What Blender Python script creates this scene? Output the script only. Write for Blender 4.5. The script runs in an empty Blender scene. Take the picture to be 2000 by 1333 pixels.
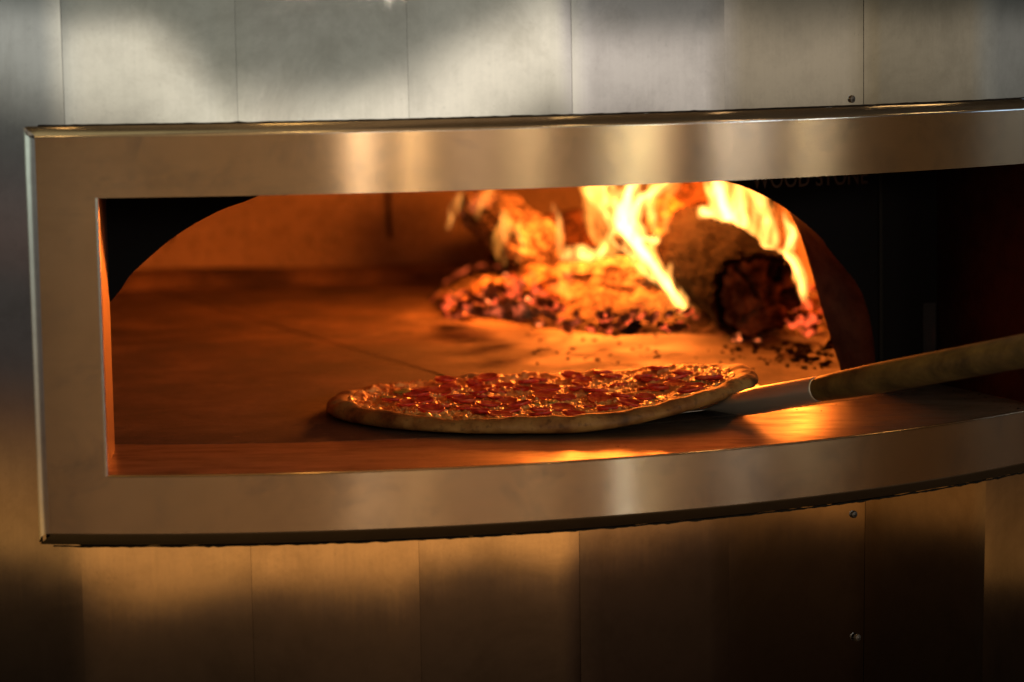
import bpy, bmesh, math, random
from mathutils import Vector, Matrix, noise
rad = math.radians
sc = bpy.context.scene
COL = sc.collection

def set_ramp(cr, stops):
    stops = sorted(stops); el = cr.elements; c4 = lambda c: (*c, 1) if len(c) == 3 else c
    el[0].position = stops[0][0]; el[0].color = c4(stops[0][1]); el[1].position = stops[-1][0]; el[1].color = c4(stops[-1][1])
    for p, c in stops[1:-1]:
        e = el.new(p); e.color = c4(c)
# ------------------------------------------------------------------ camera
FPX, CAMH, TILT, ROLL = 5366.0, 0.372, rad(6.38), rad(1.07)
cam_d = bpy.data.cameras.new('camera')
cam = bpy.data.objects.new('camera', cam_d); COL.objects.link(cam)
FW = Vector((0, math.cos(TILT), -math.sin(TILT)))
R0 = Vector((1, 0, 0)); U0 = R0.cross(FW)
RT = R0 * math.cos(ROLL) - U0 * math.sin(ROLL)
UP = U0 * math.cos(ROLL) + R0 * math.sin(ROLL)
m = Matrix((RT, UP, -FW)).transposed().to_4x4(); m.translation = Vector((0, 0, CAMH))
cam.matrix_world = m
cam_d.sensor_width = 36; cam_d.lens = 36 * FPX / 2000
cam_d.clip_start = 0.05; cam_d.clip_end = 60
cam_d.dof.use_dof = True; cam_d.dof.focus_distance = 2.58; cam_d.dof.aperture_fstop = 4.2
cam_d.dof.aperture_blades = 0
sc.camera = cam

# ------------------------------------------------------------------ world: the dim restaurant around the oven (seen only as reflections in the steel)
world = bpy.data.worlds.new('World'); sc.world = world; world.use_nodes = True
def build_world():
    nt = world.node_tree; N = nt.nodes; L = nt.links; N.clear()
    out = N.new('ShaderNodeOutputWorld'); bg = N.new('ShaderNodeBackground')
    tc = N.new('ShaderNodeTexCoord'); sp = N.new('ShaderNodeSeparateXYZ')
    L.new(tc.outputs['Generated'], sp.inputs[0])
    mp = N.new('ShaderNodeMapRange'); mp.inputs['From Min'].default_value = -.35; mp.inputs['From Max'].default_value = .65
    L.new(sp.outputs['Z'], mp.inputs['Value'])
    r = N.new('ShaderNodeValToRGB'); L.new(mp.outputs[0], r.inputs[0])
    st = [(.62, (.34, .21, .10)), (.35, (.20, .12, .055)), (.15, (.10, .06, .028)), (.08, (.12, .10, .08)), (.03, (.30, .31, .28)), (-.001, (.34, .35, .31)), (-.013, (1.35, 1.29, 1.12)), (-.034, (1.1, 1.05, .90)), (-.044, (.5, .46, .38)),
          (-.055, (.17, .17, .155)), (-.075, (.27, .20, .17)), (-.09, (.24, .16, .13)), (-.107, (.15, .125, .11)), (-.14, (.13, .10, .085)),
          (-.152, (.26, .12, .06)), (-.165, (.50, .22, .075)), (-.184, (.78, .32, .085)), (-.202, (.85, .36, .09)), (-.209, (.16, .075, .03)), (-.22, (.055, .027, .012)), (-.245, (.030, .016, .008)), (-.285, (.014, .007, .004)), (-.33, (.12, .07, .03))]
    set_ramp(r.color_ramp, [(z + .35, c) for z, c in st])
    # azimuth: to the right of the oven the room is darker
    at = N.new('ShaderNodeMath'); at.operation = 'ARCTAN2'
    ng = N.new('ShaderNodeMath'); ng.operation = 'MULTIPLY'; ng.inputs[1].default_value = -1
    L.new(sp.outputs['Y'], ng.inputs[0]); L.new(sp.outputs['X'], at.inputs[0]); L.new(ng.outputs[0], at.inputs[1])
    mz = N.new('ShaderNodeMapRange'); mz.inputs['From Min'].default_value = rad(-120); mz.inputs['From Max'].default_value = rad(120)
    L.new(at.outputs[0], mz.inputs['Value'])
    r2 = N.new('ShaderNodeValToRGB'); L.new(mz.outputs[0], r2.inputs[0])
    sa = [(-120, (.3, .35, .4)), (-98, (1.3, 1.6, 1.6)), (-70, (1.2, 1.5, 1.5)), (-56, (.3, .32, .34)), (-32, (.42, .45, .48)), (-22, (.8, .8, .78)), (-8, (.95, .92, .85)), (12, (1.05, 1, .95)), (30, (1.1, 1.05, 1)),
          (40, (.85, .8, .85)), (50, (.46, .42, .42)), (62, (.36, .31, .26)), (80, (.22, .18, .13)), (94, (.2, .2, .2)), (120, (.1, .11, .13))]
    set_ramp(r2.color_ramp, [((a + 120) / 240, c) for a, c in sa])
    #print([(round(e.position * .5 - .35, 3), round(e.color[0], 2)) for e in r.color_ramp.elements])
    mx = N.new('ShaderNodeMix'); mx.data_type = 'RGBA'; mx.blend_type = 'MULTIPLY'; mx.inputs[0].default_value = 1
    L.new(r.outputs[0], mx.inputs[6]); L.new(r2.outputs[0], mx.inputs[7])
    L.new(mx.outputs[2], bg.inputs['Color']); bg.inputs['Strength'].default_value = 1.0
    L.new(bg.outputs[0], out.inputs[0])
build_world()
sc.view_settings.view_transform = 'Standard'; sc.view_settings.look = 'None'
sc.view_settings.exposure = 0; sc.view_settings.gamma = 1; sc.view_settings.use_curve_mapping = False
sc.cycles.use_denoising = True
sc.cycles.max_bounces = 10; sc.cycles.volume_bounces = 0; sc.cycles.transparent_max_bounces = 64
sc.cycles.sample_clamp_indirect = 4; sc.cycles.sample_clamp_direct = 0
sc.cycles.caustics_reflective = True
sc.cycles.volume_step_rate = 1.0; sc.cycles.volume_max_steps = 128

# ------------------------------------------------------------------ helpers
CX, CY = -0.24, 3.4                      # the axis of the round oven
def px(x, y, depth):                     # a point of the place at that depth, found when measuring the photograph
    d = FW + RT * ((x - 1000) / FPX) - UP * ((y - 666.5) / FPX)
    return Vector((0, 0, CAMH)) + d * (depth / d.y)
def lamp(name, kind, loc, energy, color, size, aim=None, size_y=None):
    d = bpy.data.lights.new(name, kind); d.energy = energy; d.color = color
    if kind == 'AREA':
        d.shape = 'RECTANGLE'; d.size = size; d.size_y = size_y or size
    else: d.shadow_soft_size = size
    o = bpy.data.objects.new(name, d); COL.objects.link(o); o.location = loc
    if aim is not None: o.rotation_euler = (Vector(aim) - Vector(loc)).to_track_quat('-Z', 'Z').to_euler()
    return o
def refl(theta, h, r=1.05, tilt=0.0):    # direction in which the steel at that angle and height mirrors the camera's view
    p = Vector((CX + r * math.sin(theta), CY - r * math.cos(theta), h))
    n = Vector((math.sin(theta) * math.cos(tilt), -math.cos(theta) * math.cos(tilt), math.sin(tilt)))
    v = (p - Vector((0, 0, CAMH))).normalized()
    return p, v - 2 * v.dot(n) * n
# lamps and windows of the room, mirrored as streaks in the steel frame
for th, w, hh, e, c, dist in [(6.3, .10, .9, 16, (1, .86, .72), 3.2), (8.8, .05, .9, 12, (1, .80, .55), 3.2), (11.5, .35, .7, 14, (1, .86, .80), 3.4),
                              (20.0, .10, .9, 20, (.95, 1, .80), 3.2), (14.2, .30, .8, 26, (1, .92, .75), 3.4), (25.5, .10, .9, 17, (.75, .85, 1), 3.0), (29.6, .05, .8, 12, (.9, .95, .9), 3.0),
                              (21.3, .18, .8, 5, (1, .45, .5), 3.2), (44.3, .12, 1.1, 6, (.55, .75, 1), 2.6)]:
    p, d = refl(rad(th), .26)
    d2 = Vector((d.x, d.y, 0)).normalized()
    lo = p + d2 * dist; lo.z = .75
    lamp('window_light', 'AREA', lo, e * (.3 if w < .15 else .10), c, w, aim=(p.x, p.y, .3), size_y=hh * .55)
# small warm ceiling lamps, mirrored in the sloping top edge of the frame
for th, e, c in [(-8.0, 3.5, (1, .55, .18)), (3.5, 5.0, (1, .58, .18)), (16.2, 3.5, (1, .62, .25)), (24.9, 4.0, (1, .62, .3)), (36.0, 1.6, (1, .6, .25)), (37.6, 1.6, (1, .6, .25))]:
    p, d = refl(rad(th), .295, 1.046, rad(32))
    lamp('ceiling_lamp', 'POINT', p + d * 1.5, e * .8, c, .03)
# a cold window low on the right, mirrored in the lower band of the frame
p, d = refl(rad(18.6), -.02)
lamp('low_window_light', 'AREA', p + d * 3.0, .55, (.6, .78, 1), .14, aim=p, size_y=.14)
# an added warm fill over the camera, for the crust, the peel handle and the deck edge
lamp('fill_lamp', 'AREA', (-.5, .2, 1.3), .35, (1, .58, .20), .6, aim=(.1, 2.6, 0), size_y=.6)

# ------------------------------------------------------------------ materials
def mat(name, base=(.5, .5, .5), rough=.5, metal=0, spec=.5):
    M = bpy.data.materials.new(name); M.use_nodes = True
    b = M.node_tree.nodes['Principled BSDF']
    b.inputs['Base Color'].default_value = (*base, 1); b.inputs['Roughness'].default_value = rough
    b.inputs['Metallic'].default_value = metal; b.inputs['Specular IOR Level'].default_value = spec
    return M, M.node_tree.nodes, M.node_tree.links, b
def nz(N, L, scale, vec=None, detail=4, rough=.55, mapping=None, kind='Object', dist=0):
    t = N.new('ShaderNodeTexNoise'); t.inputs['Scale'].default_value = scale; t.inputs['Detail'].default_value = detail
    t.inputs['Roughness'].default_value = rough; t.inputs['Distortion'].default_value = dist
    tc = N.new('ShaderNodeTexCoord'); src = tc.outputs[kind] if vec is None else vec
    if mapping:
        mp = N.new('ShaderNodeMapping'); mp.inputs['Scale'].default_value = mapping
        L.new(src, mp.inputs[0]); src = mp.outputs[0]
    L.new(src, t.inputs['Vector']); return t.outputs['Fac']
def ramp(N, L, fac, stops, interp='LINEAR'):
    r = N.new('ShaderNodeValToRGB'); r.color_ramp.interpolation = interp
    set_ramp(r.color_ramp, stops)
    L.new(fac, r.inputs[0]); return r.outputs[0]
def bump(N, L, b, h, strength, dist=.01, prev=None):
    x = N.new('ShaderNodeBump'); x.inputs['Strength'].default_value = strength; x.inputs['Distance'].default_value = dist
    L.new(h, x.inputs['Height'])
    if prev is not None: L.new(prev, x.inputs['Normal'])
    L.new(x.outputs[0], b.inputs['Normal']); return x.outputs[0]
def mixc(N, L, fac, a, b2, mode='MIX'):
    x = N.new('ShaderNodeMix'); x.data_type = 'RGBA'; x.blend_type = mode
    for s, v in ((0, fac), (6, a), (7, b2)):
        if hasattr(v, 'links'): L.new(v, x.inputs[s])
        else: x.inputs[s].default_value = v if not isinstance(v, tuple) else (*v, 1)
    return x.outputs[2]
def vals(N, L, f, a, b2, fmin=.3, fmax=.7):
    x = N.new('ShaderNodeMapRange'); x.inputs['From Min'].default_value = fmin; x.inputs['From Max'].default_value = fmax
    x.inputs['To Min'].default_value = a; x.inputs['To Max'].default_value = b2; L.new(f, x.inputs['Value']); return x.outputs[0]

def steel(name, rough, aniso, rot, base=(.62, .60, .56), streak=(1, 1, 1), grime=.25, warp=.0):
    M, N, L, b = mat(name, base, rough, 1.0)
    s1 = nz(N, L, 6, detail=5, rough=.6)
    s2 = nz(N, L, 60, mapping=streak, detail=3)
    s3 = nz(N, L, 45, detail=6, rough=.7)
    r = vals(N, L, s1, rough - .02, rough + .03)
    a = N.new('ShaderNodeMath'); a.operation = 'ADD'; L.new(r, a.inputs[0]); L.new(vals(N, L, s2, -.008, .008), a.inputs[1])
    L.new(a.outputs[0], b.inputs['Roughness'])
    c = mixc(N, L, vals(N, L, s3, 0, grime, .45, .75), base, tuple(x * .45 for x in base))
    c = mixc(N, L, vals(N, L, s2, 0, .12, .35, .7), c, tuple(x * .78 for x in base))
    L.new(c, b.inputs['Base Color'])
    b.inputs['Anisotropic'].default_value = aniso; b.inputs['Anisotropic Rotation'].default_value = rot
    ge = N.new('ShaderNodeNewGeometry'); tg = N.new('ShaderNodeVectorMath'); tg.operation = 'CROSS_PRODUCT'; tg.inputs[0].default_value = (0, 0, 1)
    L.new(ge.outputs['True Normal'], tg.inputs[1]); L.new(tg.outputs[0], b.inputs['Tangent'])
    return M
M_PANEL = steel('brushed_steel_panel', .085, .88, 0, streak=(6, 6, .12))
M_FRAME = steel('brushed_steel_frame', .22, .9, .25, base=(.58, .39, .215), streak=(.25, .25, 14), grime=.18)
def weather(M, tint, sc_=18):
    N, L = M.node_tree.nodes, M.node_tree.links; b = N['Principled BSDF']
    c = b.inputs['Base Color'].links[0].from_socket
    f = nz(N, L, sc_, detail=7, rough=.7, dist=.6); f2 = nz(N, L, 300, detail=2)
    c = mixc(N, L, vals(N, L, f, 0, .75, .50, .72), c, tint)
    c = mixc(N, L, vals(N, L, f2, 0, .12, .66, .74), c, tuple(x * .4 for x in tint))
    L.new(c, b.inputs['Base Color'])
def metallic(M, col_edge=(.8, .78, .74)):
    N, L = M.node_tree.nodes, M.node_tree.links; b = N['Principled BSDF']; g = N.new('ShaderNodeBsdfMetallic')
    g.distribution = 'BECKMANN'; g.fresnel_type = 'F82'
    for a_, b_ in (('Base Color', 'Base Color'), ('Roughness', 'Roughness'), ('Tangent', 'Tangent')):
        L.new(b.inputs[a_].links[0].from_socket, g.inputs[b_])
    g.inputs['Edge Tint'].default_value = (*col_edge, 1)
    g.inputs['Anisotropy'].default_value = b.inputs['Anisotropic'].default_value; g.inputs['Rotation'].default_value = b.inputs['Anisotropic Rotation'].default_value
    if b.inputs['Normal'].links: L.new(b.inputs['Normal'].links[0].from_socket, g.inputs['Normal'])
    L.new(g.outputs[0], N['Material Output'].inputs['Surface'])
weather(M_FRAME, (.36, .26, .17)); weather(M_PANEL, (.42, .40, .36), 9); metallic(M_PANEL)
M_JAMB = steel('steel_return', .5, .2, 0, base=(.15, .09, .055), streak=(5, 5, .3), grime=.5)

def m_deck():
    M, N, L, b = mat('stained_deck_steel', (.4, .36, .3), .35, .85)
    s = nz(N, L, 14, mapping=(1, 3, 1), detail=7, rough=.65)
    s2 = nz(N, L, 160, mapping=(.15, 1, 1), detail=3)
    L.new(ramp(N, L, s, [(.3, (.10, .075, .055)), (.52, (.30, .25, .20)), (.75, (.42, .36, .30))]), b.inputs['Base Color'])
    L.new(vals(N, L, s, .46, .27), b.inputs['Roughness']); bump(N, L, b, s2, .12, .001); return M
M_DECK = m_deck()
def m_stone(name, a, b_, c_, scale, strech, sp=.3):
    M, N, L, b = mat(name, a, .82, 0, sp)
    s = nz(N, L, scale, mapping=strech, detail=7, rough=.62, dist=.3)
    s2 = nz(N, L, scale * .28, mapping=strech, detail=4, rough=.6, dist=.6)
    s3 = nz(N, L, 260, detail=3)
    col = ramp(N, L, s, [(.28, c_), (.46, b_), (.66, a)])
    col = mixc(N, L, vals(N, L, s2, .0, .85, .47, .66), col, tuple(x * .55 for x in c_))
    s5 = nz(N, L, 75, detail=5, rough=.7); col = mixc(N, L, vals(N, L, s5, 0, .55, .52, .66), col, tuple(x * .4 for x in c_))
    s6 = nz(N, L, 120, detail=3, rough=.6); col = mixc(N, L, vals(N, L, s6, 0, .5, .62, .72), col, tuple(min(.6, x * 1.8) for x in a))
    L.new(col, b.inputs['Base Color'])
    L.new(vals(N, L, s, .9, .6), b.inputs['Roughness'])
    n1 = bump(N, L, b, s, .35, .003); bump(N, L, b, s3, .25, .001, n1); return M
M_HEARTH = m_stone('sooty_hearth_stone', (.12, .078, .046), (.050, .031, .018), (.020, .012, .008), 9, (1, 1, 1))
M_DOME = m_stone('refractory_wall', (.19, .15, .11), (.16, .125, .09), (.11, .085, .06), 4, (1, 1, 1.4))
M_PLATE, N, L, b = mat('black_plate', (.005, .004, .004), .8, 0, .06)
M_BLACK, *_ = mat('black_caulk', (.012, .009, .006), .8, 0, .1)
M_SOOT, N, L, b = mat('soot_line', (.02, .012, .008), .95, 0, .1)
M_LETTER, *_ = mat('raised_letter_steel', (.07, .04, .025), .3, 1)
M_SCREW, *_ = mat('screw_steel', (.10, .085, .07), .5, 1)

def ash_and_firelight(M, c, rad_):  # ash round the fire, its pale pool also painting the firelight's falloff
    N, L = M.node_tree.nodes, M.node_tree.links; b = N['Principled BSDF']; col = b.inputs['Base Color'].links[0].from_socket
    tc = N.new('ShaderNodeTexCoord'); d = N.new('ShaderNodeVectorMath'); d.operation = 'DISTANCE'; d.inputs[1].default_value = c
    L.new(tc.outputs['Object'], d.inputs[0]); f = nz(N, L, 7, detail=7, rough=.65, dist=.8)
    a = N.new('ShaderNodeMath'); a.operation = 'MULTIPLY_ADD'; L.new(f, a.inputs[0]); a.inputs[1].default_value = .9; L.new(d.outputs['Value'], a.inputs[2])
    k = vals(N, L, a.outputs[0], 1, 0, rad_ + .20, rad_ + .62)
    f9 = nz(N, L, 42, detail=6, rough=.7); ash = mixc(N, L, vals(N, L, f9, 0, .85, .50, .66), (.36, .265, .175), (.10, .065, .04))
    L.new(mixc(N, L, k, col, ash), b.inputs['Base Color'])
_c = px(1290, 600, 3.74); ash_and_firelight(M_HEARTH, (_c.x - CX, 3.60 - CY, 0), .18)
def m_crust():
    M, N, L, b = mat('baked_dough', (.7, .45, .2), .62, 0, .35)
    s = nz(N, L, 26, detail=6, rough=.6); s2 = nz(N, L, 150, detail=4)
    col = ramp(N, L, s, [(.30, (.10, .032, .009)), (.42, (.24, .10, .024)), (.6, (.38, .195, .052)), (.8, (.46, .26, .08))])
    col = mixc(N, L, vals(N, L, s2, 0, .6, .55, .7), col, (.07, .028, .01))
    s4 = nz(N, L, 14, detail=3); col = mixc(N, L, vals(N, L, s4, 0, .8, .60, .68), col, (.035, .015, .008))
    L.new(col, b.inputs['Base Color']); n1 = bump(N, L, b, s, .5, .004); bump(N, L, b, s2, .4, .0012, n1)
    b.inputs['Subsurface Weight'].default_value = .0
    return M
M_CRUST = m_crust()
def m_cheese():
    M, N, L, b = mat('melted_cheese', (.8, .5, .2), .3, 0, .6)
    s = nz(N, L, 45, detail=5, rough=.6); s2 = nz(N, L, 190, detail=4, rough=.6)
    col = ramp(N, L, s, [(.34, (.52, .07, .02)), (.43, (.78, .25, .05)), (.53, (.88, .48, .13)), (.75, (.92, .64, .24))])
    col = mixc(N, L, vals(N, L, s2, 0, .55, .54, .66), col, (.50, .14, .03))
    L.new(col, b.inputs['Base Color']); L.new(vals(N, L, s2, .25, .45), b.inputs['Roughness'])
    n1 = bump(N, L, b, s, .5, .004); bump(N, L, b, s2, .8, .0016, n1)
    b.inputs['Coat Weight'].default_value = .65; b.inputs['Coat Roughness'].default_value = .34
    return M
M_CHEESE = m_cheese()
M_PEP, N, L, b = mat('cured_sausage', (.42, .035, .022), .4, 0, .5)
s = nz(N, L, 120, detail=4); L.new(ramp(N, L, s, [(.35, (.34, .016, .010)), (.55, (.66, .045, .020)), (.72, (.78, .18, .05))]), b.inputs['Base Color']); bump(N, L, b, s, .4, .001)
M_ONION, *_ = mat('cooked_green_pepper', (.30, .30, .06), .35, 0, .5)
M_HANDLE, N, L, b = mat('worn_wood', (.34, .24, .10), .55, 0, .35)
s = nz(N, L, 22, mapping=(.12, 2.2, 2.2), detail=6, rough=.65)
s_b = nz(N, L, 30, mapping=(.5, 1, 1), detail=4)
c = ramp(N, L, s, [(.3, (.028, .016, .005)), (.5, (.095, .062, .017)), (.7, (.16, .108, .03))])
L.new(mixc(N, L, vals(N, L, s_b, 0, .6, .5, .7), c, (.10, .055, .02)), b.inputs['Base Color']); bump(N, L, b, s, .25, .001)
M_FERRULE = mat('aluminium_ferrule', (.66, .64, .58), .44, .82)[0]
M_BLADE = mat('aluminium_blade', (.5, .47, .42), .36, 1)[0]

def m_char(name, bark, lo, glow, glow_s, scale=30, thr=.66):
    M, N, L, b = mat(name, bark, .95, 0, .04)
    s = nz(N, L, scale, detail=8, rough=.7, mapping=(1, 1, 1)); s2 = nz(N, L, scale * .45, detail=5)
    L.new(ramp(N, L, s, [(.36, lo), (.5, bark), (.68, tuple(min(1, x * 1.9) for x in bark))]), b.inputs['Base Color'])
    vo = N.new('ShaderNodeTexVoronoi'); vo.feature = 'DISTANCE_TO_EDGE'; vo.inputs['Scale'].default_value = scale * 2.4
    tc = N.new('ShaderNodeTexCoord'); mp = N.new('ShaderNodeMapping'); mp.inputs['Scale'].default_value = (1.4, .6, 1)
    ad = N.new('ShaderNodeMix'); ad.data_type = 'VECTOR'; ad.inputs[0].default_value = .06
    L.new(tc.outputs['Object'], mp.inputs[0]); L.new(mp.outputs[0], ad.inputs[4]); 
    nn = N.new('ShaderNodeTexNoise'); nn.inputs['Scale'].default_value = scale; L.new(tc.outputs['Object'], nn.inputs['Vector']); L.new(nn.outputs['Color'], ad.inputs[5])
    L.new(ad.outputs[1], vo.inputs['Vector'])
    ck = vals(N, L, vo.outputs['Distance'], 0, 1, 0, .13)
    c0 = b.inputs['Base Color'].links[0].from_socket
    L.new(mixc(N, L, ck, tuple(x * .4 for x in lo), c0), b.inputs['Base Color'])
    n1 = bump(N, L, b, s, .9, .006); bump(N, L, b, ck, .6, .004, n1)
    e = ramp(N, L, s2, [(thr, (0, 0, 0)), (thr + .05, (.35, .35, .35)), (thr + .12, (1, 1, 1))])
    b.inputs['Emission Color'].default_value = (*glow, 1)
    x = N.new('ShaderNodeMath'); x.operation = 'MULTIPLY'; x.inputs[1].default_value = glow_s
    L.new(e, x.inputs[0]); L.new(x.outputs[0], b.inputs['Emission Strength'])
    return M
M_LOG = m_char('charred_bark', (.045, .022, .011), (.005, .003, .002), (1, .16, .05), .5, 34, .70)
M_LOGDARK = m_char('black_char', (.007, .0035, .002), (.002, .0012, .001), (1, .12, .06), .5, 40, .74)
M_LOGASH = m_char('ash_covered_bark', (.26, .20, .15), (.04, .025, .018), (1, .2, .06), 1.2, 22, .62)
M_COAL = m_char('glowing_coal', (.20, .085, .03), (.04, .016, .007), (1, .11, .03), 1.5, 90, .50)
M_COALHOT = m_char('hot_coal', (.4, .22, .12), (.1, .04, .02), (1, .20, .05), 2.6, 90, .44)
M_COALASH = m_char('ashy_coal', (.42, .26, .14), (.11, .06, .03), (1, .15, .05), .9, 60, .56)
M_BED = m_char('ash_and_embers', (.20, .15, .10), (.03, .018, .012), (1, .13, .03), 1.2, 46, .585)
M_CRUMB = m_char('charcoal_crumb', (.05, .032, .022), (.01, .007, .005), (1, .1, .05), 0, 60, .9)

def m_flame(name, col, strength, wisp=True, sc_=34):
    M = bpy.data.materials.new(name); M.use_nodes = True; N = M.node_tree.nodes; L = M.node_tree.links; N.clear()
    out = N.new('ShaderNodeOutputMaterial'); e = N.new('ShaderNodeEmission')
    e.inputs['Color'].default_value = (*col, 1); e.inputs['Strength'].default_value = strength
    if wisp:                             # gas is torn into strands: uneven in space
        f = nz(N, L, sc_, detail=3, rough=.6, mapping=(1.5, 1.0, .55), dist=1.2)
        L.new(vals(N, L, f, 0, strength * 2.2, .40, .64), e.inputs['Strength'])
    L.new(e.outputs[0], out.inputs['Volume'])
    return M
M_FL_HOT = m_flame('flame_core', (1, .44, .10), 520, False)
M_FL_MID = m_flame('flame_body', (1, .40, .075), 130)
M_FL_SOFT = m_flame('flame_veil', (1, .33, .045), 36, sc_=26)

# ------------------------------------------------------------------ mesh helpers
def new_mesh(name, verts, faces, material, parent=None, smooth=True, mats=None, fm=None):
    me = bpy.data.meshes.new(name); me.from_pydata([tuple(v) for v in verts], [], faces); me.validate(); me.update()
    o = bpy.data.objects.new(name, me); COL.objects.link(o)
    for mm in (mats or [material]): me.materials.append(mm)
    if fm:
        for p_, k in zip(me.polygons, fm): p_.material_index = k
    if smooth: me.polygons.foreach_set('use_smooth', [True] * len(me.polygons))
    if parent is not None: o.parent = parent
    return o
def fix_normals(o):
    bm = bmesh.new(); bm.from_mesh(o.data); bmesh.ops.recalc_face_normals(bm, faces=bm.faces); bm.to_mesh(o.data); bm.free()
def tag(o, label, cat, group=None, kind=None):
    o['label'] = label; o['category'] = cat
    if group: o['group'] = group
    if kind: o['kind'] = kind
    return o
def empty(name, loc, rz=0):
    o = bpy.data.objects.new(name, None); COL.objects.link(o); o.location = loc; o.rotation_euler.z = rz
    o.empty_display_size = .05; return o
class MB:
    def __init__(s): s.v = []; s.f = []
    def q(s, a, b, c, d):
        k = len(s.v); s.v += [a, b, c, d]; s.f.append((k, k + 1, k + 2, k + 3))
    def grid(s, P):                      # P[i][j] points
        k = len(s.v); n = len(P[0])
        for row in P: s.v += row
        for i in range(len(P) - 1):
            for j in range(n - 1): s.f.append((k + i * n + j, k + i * n + j + 1, k + (i + 1) * n + j + 1, k + (i + 1) * n + j))
def interp(xs, x):
    if x <= xs[0][0]: return xs[0][1]
    for (a, va), (b_, vb) in zip(xs, xs[1:]):
        if x <= b_:
            return va + (vb - va) * ((x - a) / (b_ - a) if b_ > a else 0)
    return xs[-1][1]
def fb(v, o=4, r=.55): return noise.fractal(v, 1.0 - r + .35, 2.1, o)

# ================================================================== THE OVEN (parts in coordinates about its axis)
oven = empty('pizza_oven', (CX, CY, 0))
tag(oven, 'round stainless steel pizza oven with faceted panels and a wide framed arched mouth', 'pizza oven')
def pol(th, r, h): return Vector((r * math.sin(th), -r * math.cos(th), h))
RP, RF = 1.033, 1.05
TH0, TH1 = -9.12, 49.3                    # outer sides of the frame
TI0, TI1 = -6.22, 46.35                  # opening
H0, H1, HI0, HI1 = -.0535, .2903, -.003, .2385
# ---- steel panels
SEAMS = [-74.3, -66.0, -57.7, -49.4, -41.1, -32.8, -24.5, -16.2, -7.92, .45, 8.62, 16.7, 24.87, 33.37, 42.6, 51.2, 59.6, 68.0, 76.4, 84.8, 93.2, 101.6, 110]
UPT = [(-16, -.006), (-7.93, -.002), (-7.92, .0058), (-4.4, .0066), (-1.6, -.002), (.449, -.0082), (.45, -.0088), (4.5, -.0095), (8.61, -.006), (8.62, -.0056), (12.5, .003), (16.69, .0125),
       (16.7, .004), (24.86, .002), (24.87, .0065), (28, .005), (33.36, .007), (33.37, .0075), (42.5, .009), (51, .008)]
LOT = [(-16, .0135), (-11.5, .0048), (-8, .0005), (-4, -.001), (.44, -.001), (.45, 0), (4, -.002), (8.6, -.0035), (8.62, .000), (12, .002), (16.69, -.0012), (16.7, .0035), (24.8, .0072), (24.9, .0078), (33.3, .0088), (33.4, .011), (42.5, .0125), (51, .014)]
def panel_part(name, a, b_, h0, h1, k, skip=False, tilt=UPT, hp=.3):
    g = MB(); na = 14; nh = max(6, int((h1 - h0) / .02)); pa = pol(rad(a + .008), RP + (.0004 if k % 2 else 0), 0); pb = pol(rad(b_ - .008), RP + (.0004 if k % 2 else 0), 0)
    P = []
    for i in range(nh + 1):
        h = h0 + (h1 - h0) * i / nh; row = []
        for j in range(na + 1):
            t = j / na; thd = a + (b_ - a) * t
            p_ = pa.lerp(pb, t); nrm = Vector((p_.x, p_.y, 0)).normalized()
            d = (interp(tilt, thd) + ((.0072 if thd < 16.7 else .011) if tilt is LOT else 0)) * (h - hp)
            d += .00016 * noise.noise(Vector((thd * .16 + k * 3.1, h * 9, 2.2))) + .00002 * noise.noise(Vector((thd * .9, h * 34, 7)))
            # beaten edge beside the seam
            e = min(t, 1 - t); d -= .0009 * math.exp(-(e / .02) ** 2)
            row.append(Vector((p_.x, p_.y, h)) + nrm * d)
        P.append(row)
    if skip:
        vs = [v for r_ in P for v in r_]; fs = []
        for i in range(nh):
            for j in range(na):
                hc = h0 + (h1 - h0) * (i + .5) / nh; tc = a + (b_ - a) * (j + .5) / na
                if -.045 < hc < .282 and TH0 + .6 < tc < TH1 - .6: continue
                fs.append((i * (na + 1) + j, i * (na + 1) + j + 1, (i + 1) * (na + 1) + j + 1, (i + 1) * (na + 1) + j))
        return new_mesh(name, vs, fs, M_PANEL, oven)
    g.grid(P); return new_mesh(name, g.v, g.f, M_PANEL, oven)
for k in range(len(SEAMS) - 1):
    a, b_ = SEAMS[k], SEAMS[k + 1]
    if b_ <= TH0 or a >= TH1: panel_part('side_panel', a, b_, -.75, .8, k, tilt=[(0, .0)])
    elif a < TH0 or b_ > TH1: 
        panel_part('side_panel', a, b_, -.75, .8, k, skip=True, tilt=[(0, 0.008)] if a > 0 else [(-16.2, .0145), (-10.5, .011), (-7.92, .009)])
    else:
        panel_part('upper_panel', a, b_, .285, .8, k, tilt=UPT, hp=.3)
        panel_part('lower_panel', a, b_, -.75, -.048, k, tilt=LOT, hp=-.06)
# dark backing behind the panel joints (keeps the fire inside)
g = MB()
for (ha, hb, ta, tb) in ((-.76, .82, -75, TH0 + .4), (-.76, .82, TH1 - .4, 112), (.262, .82, TH0 + .4, TH1 - .4), (-.76, -.030, TH0 + .4, TH1 - .4)):
    n_ = max(4, int((tb - ta) / 2)); g.grid([[pol(rad(ta + (tb - ta) * j / n_), RP - .032, h) for j in range(n_ + 1)] for h in (ha, hb)])
new_mesh('inner_shell', g.v, g.f, M_BLACK, oven)
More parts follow.
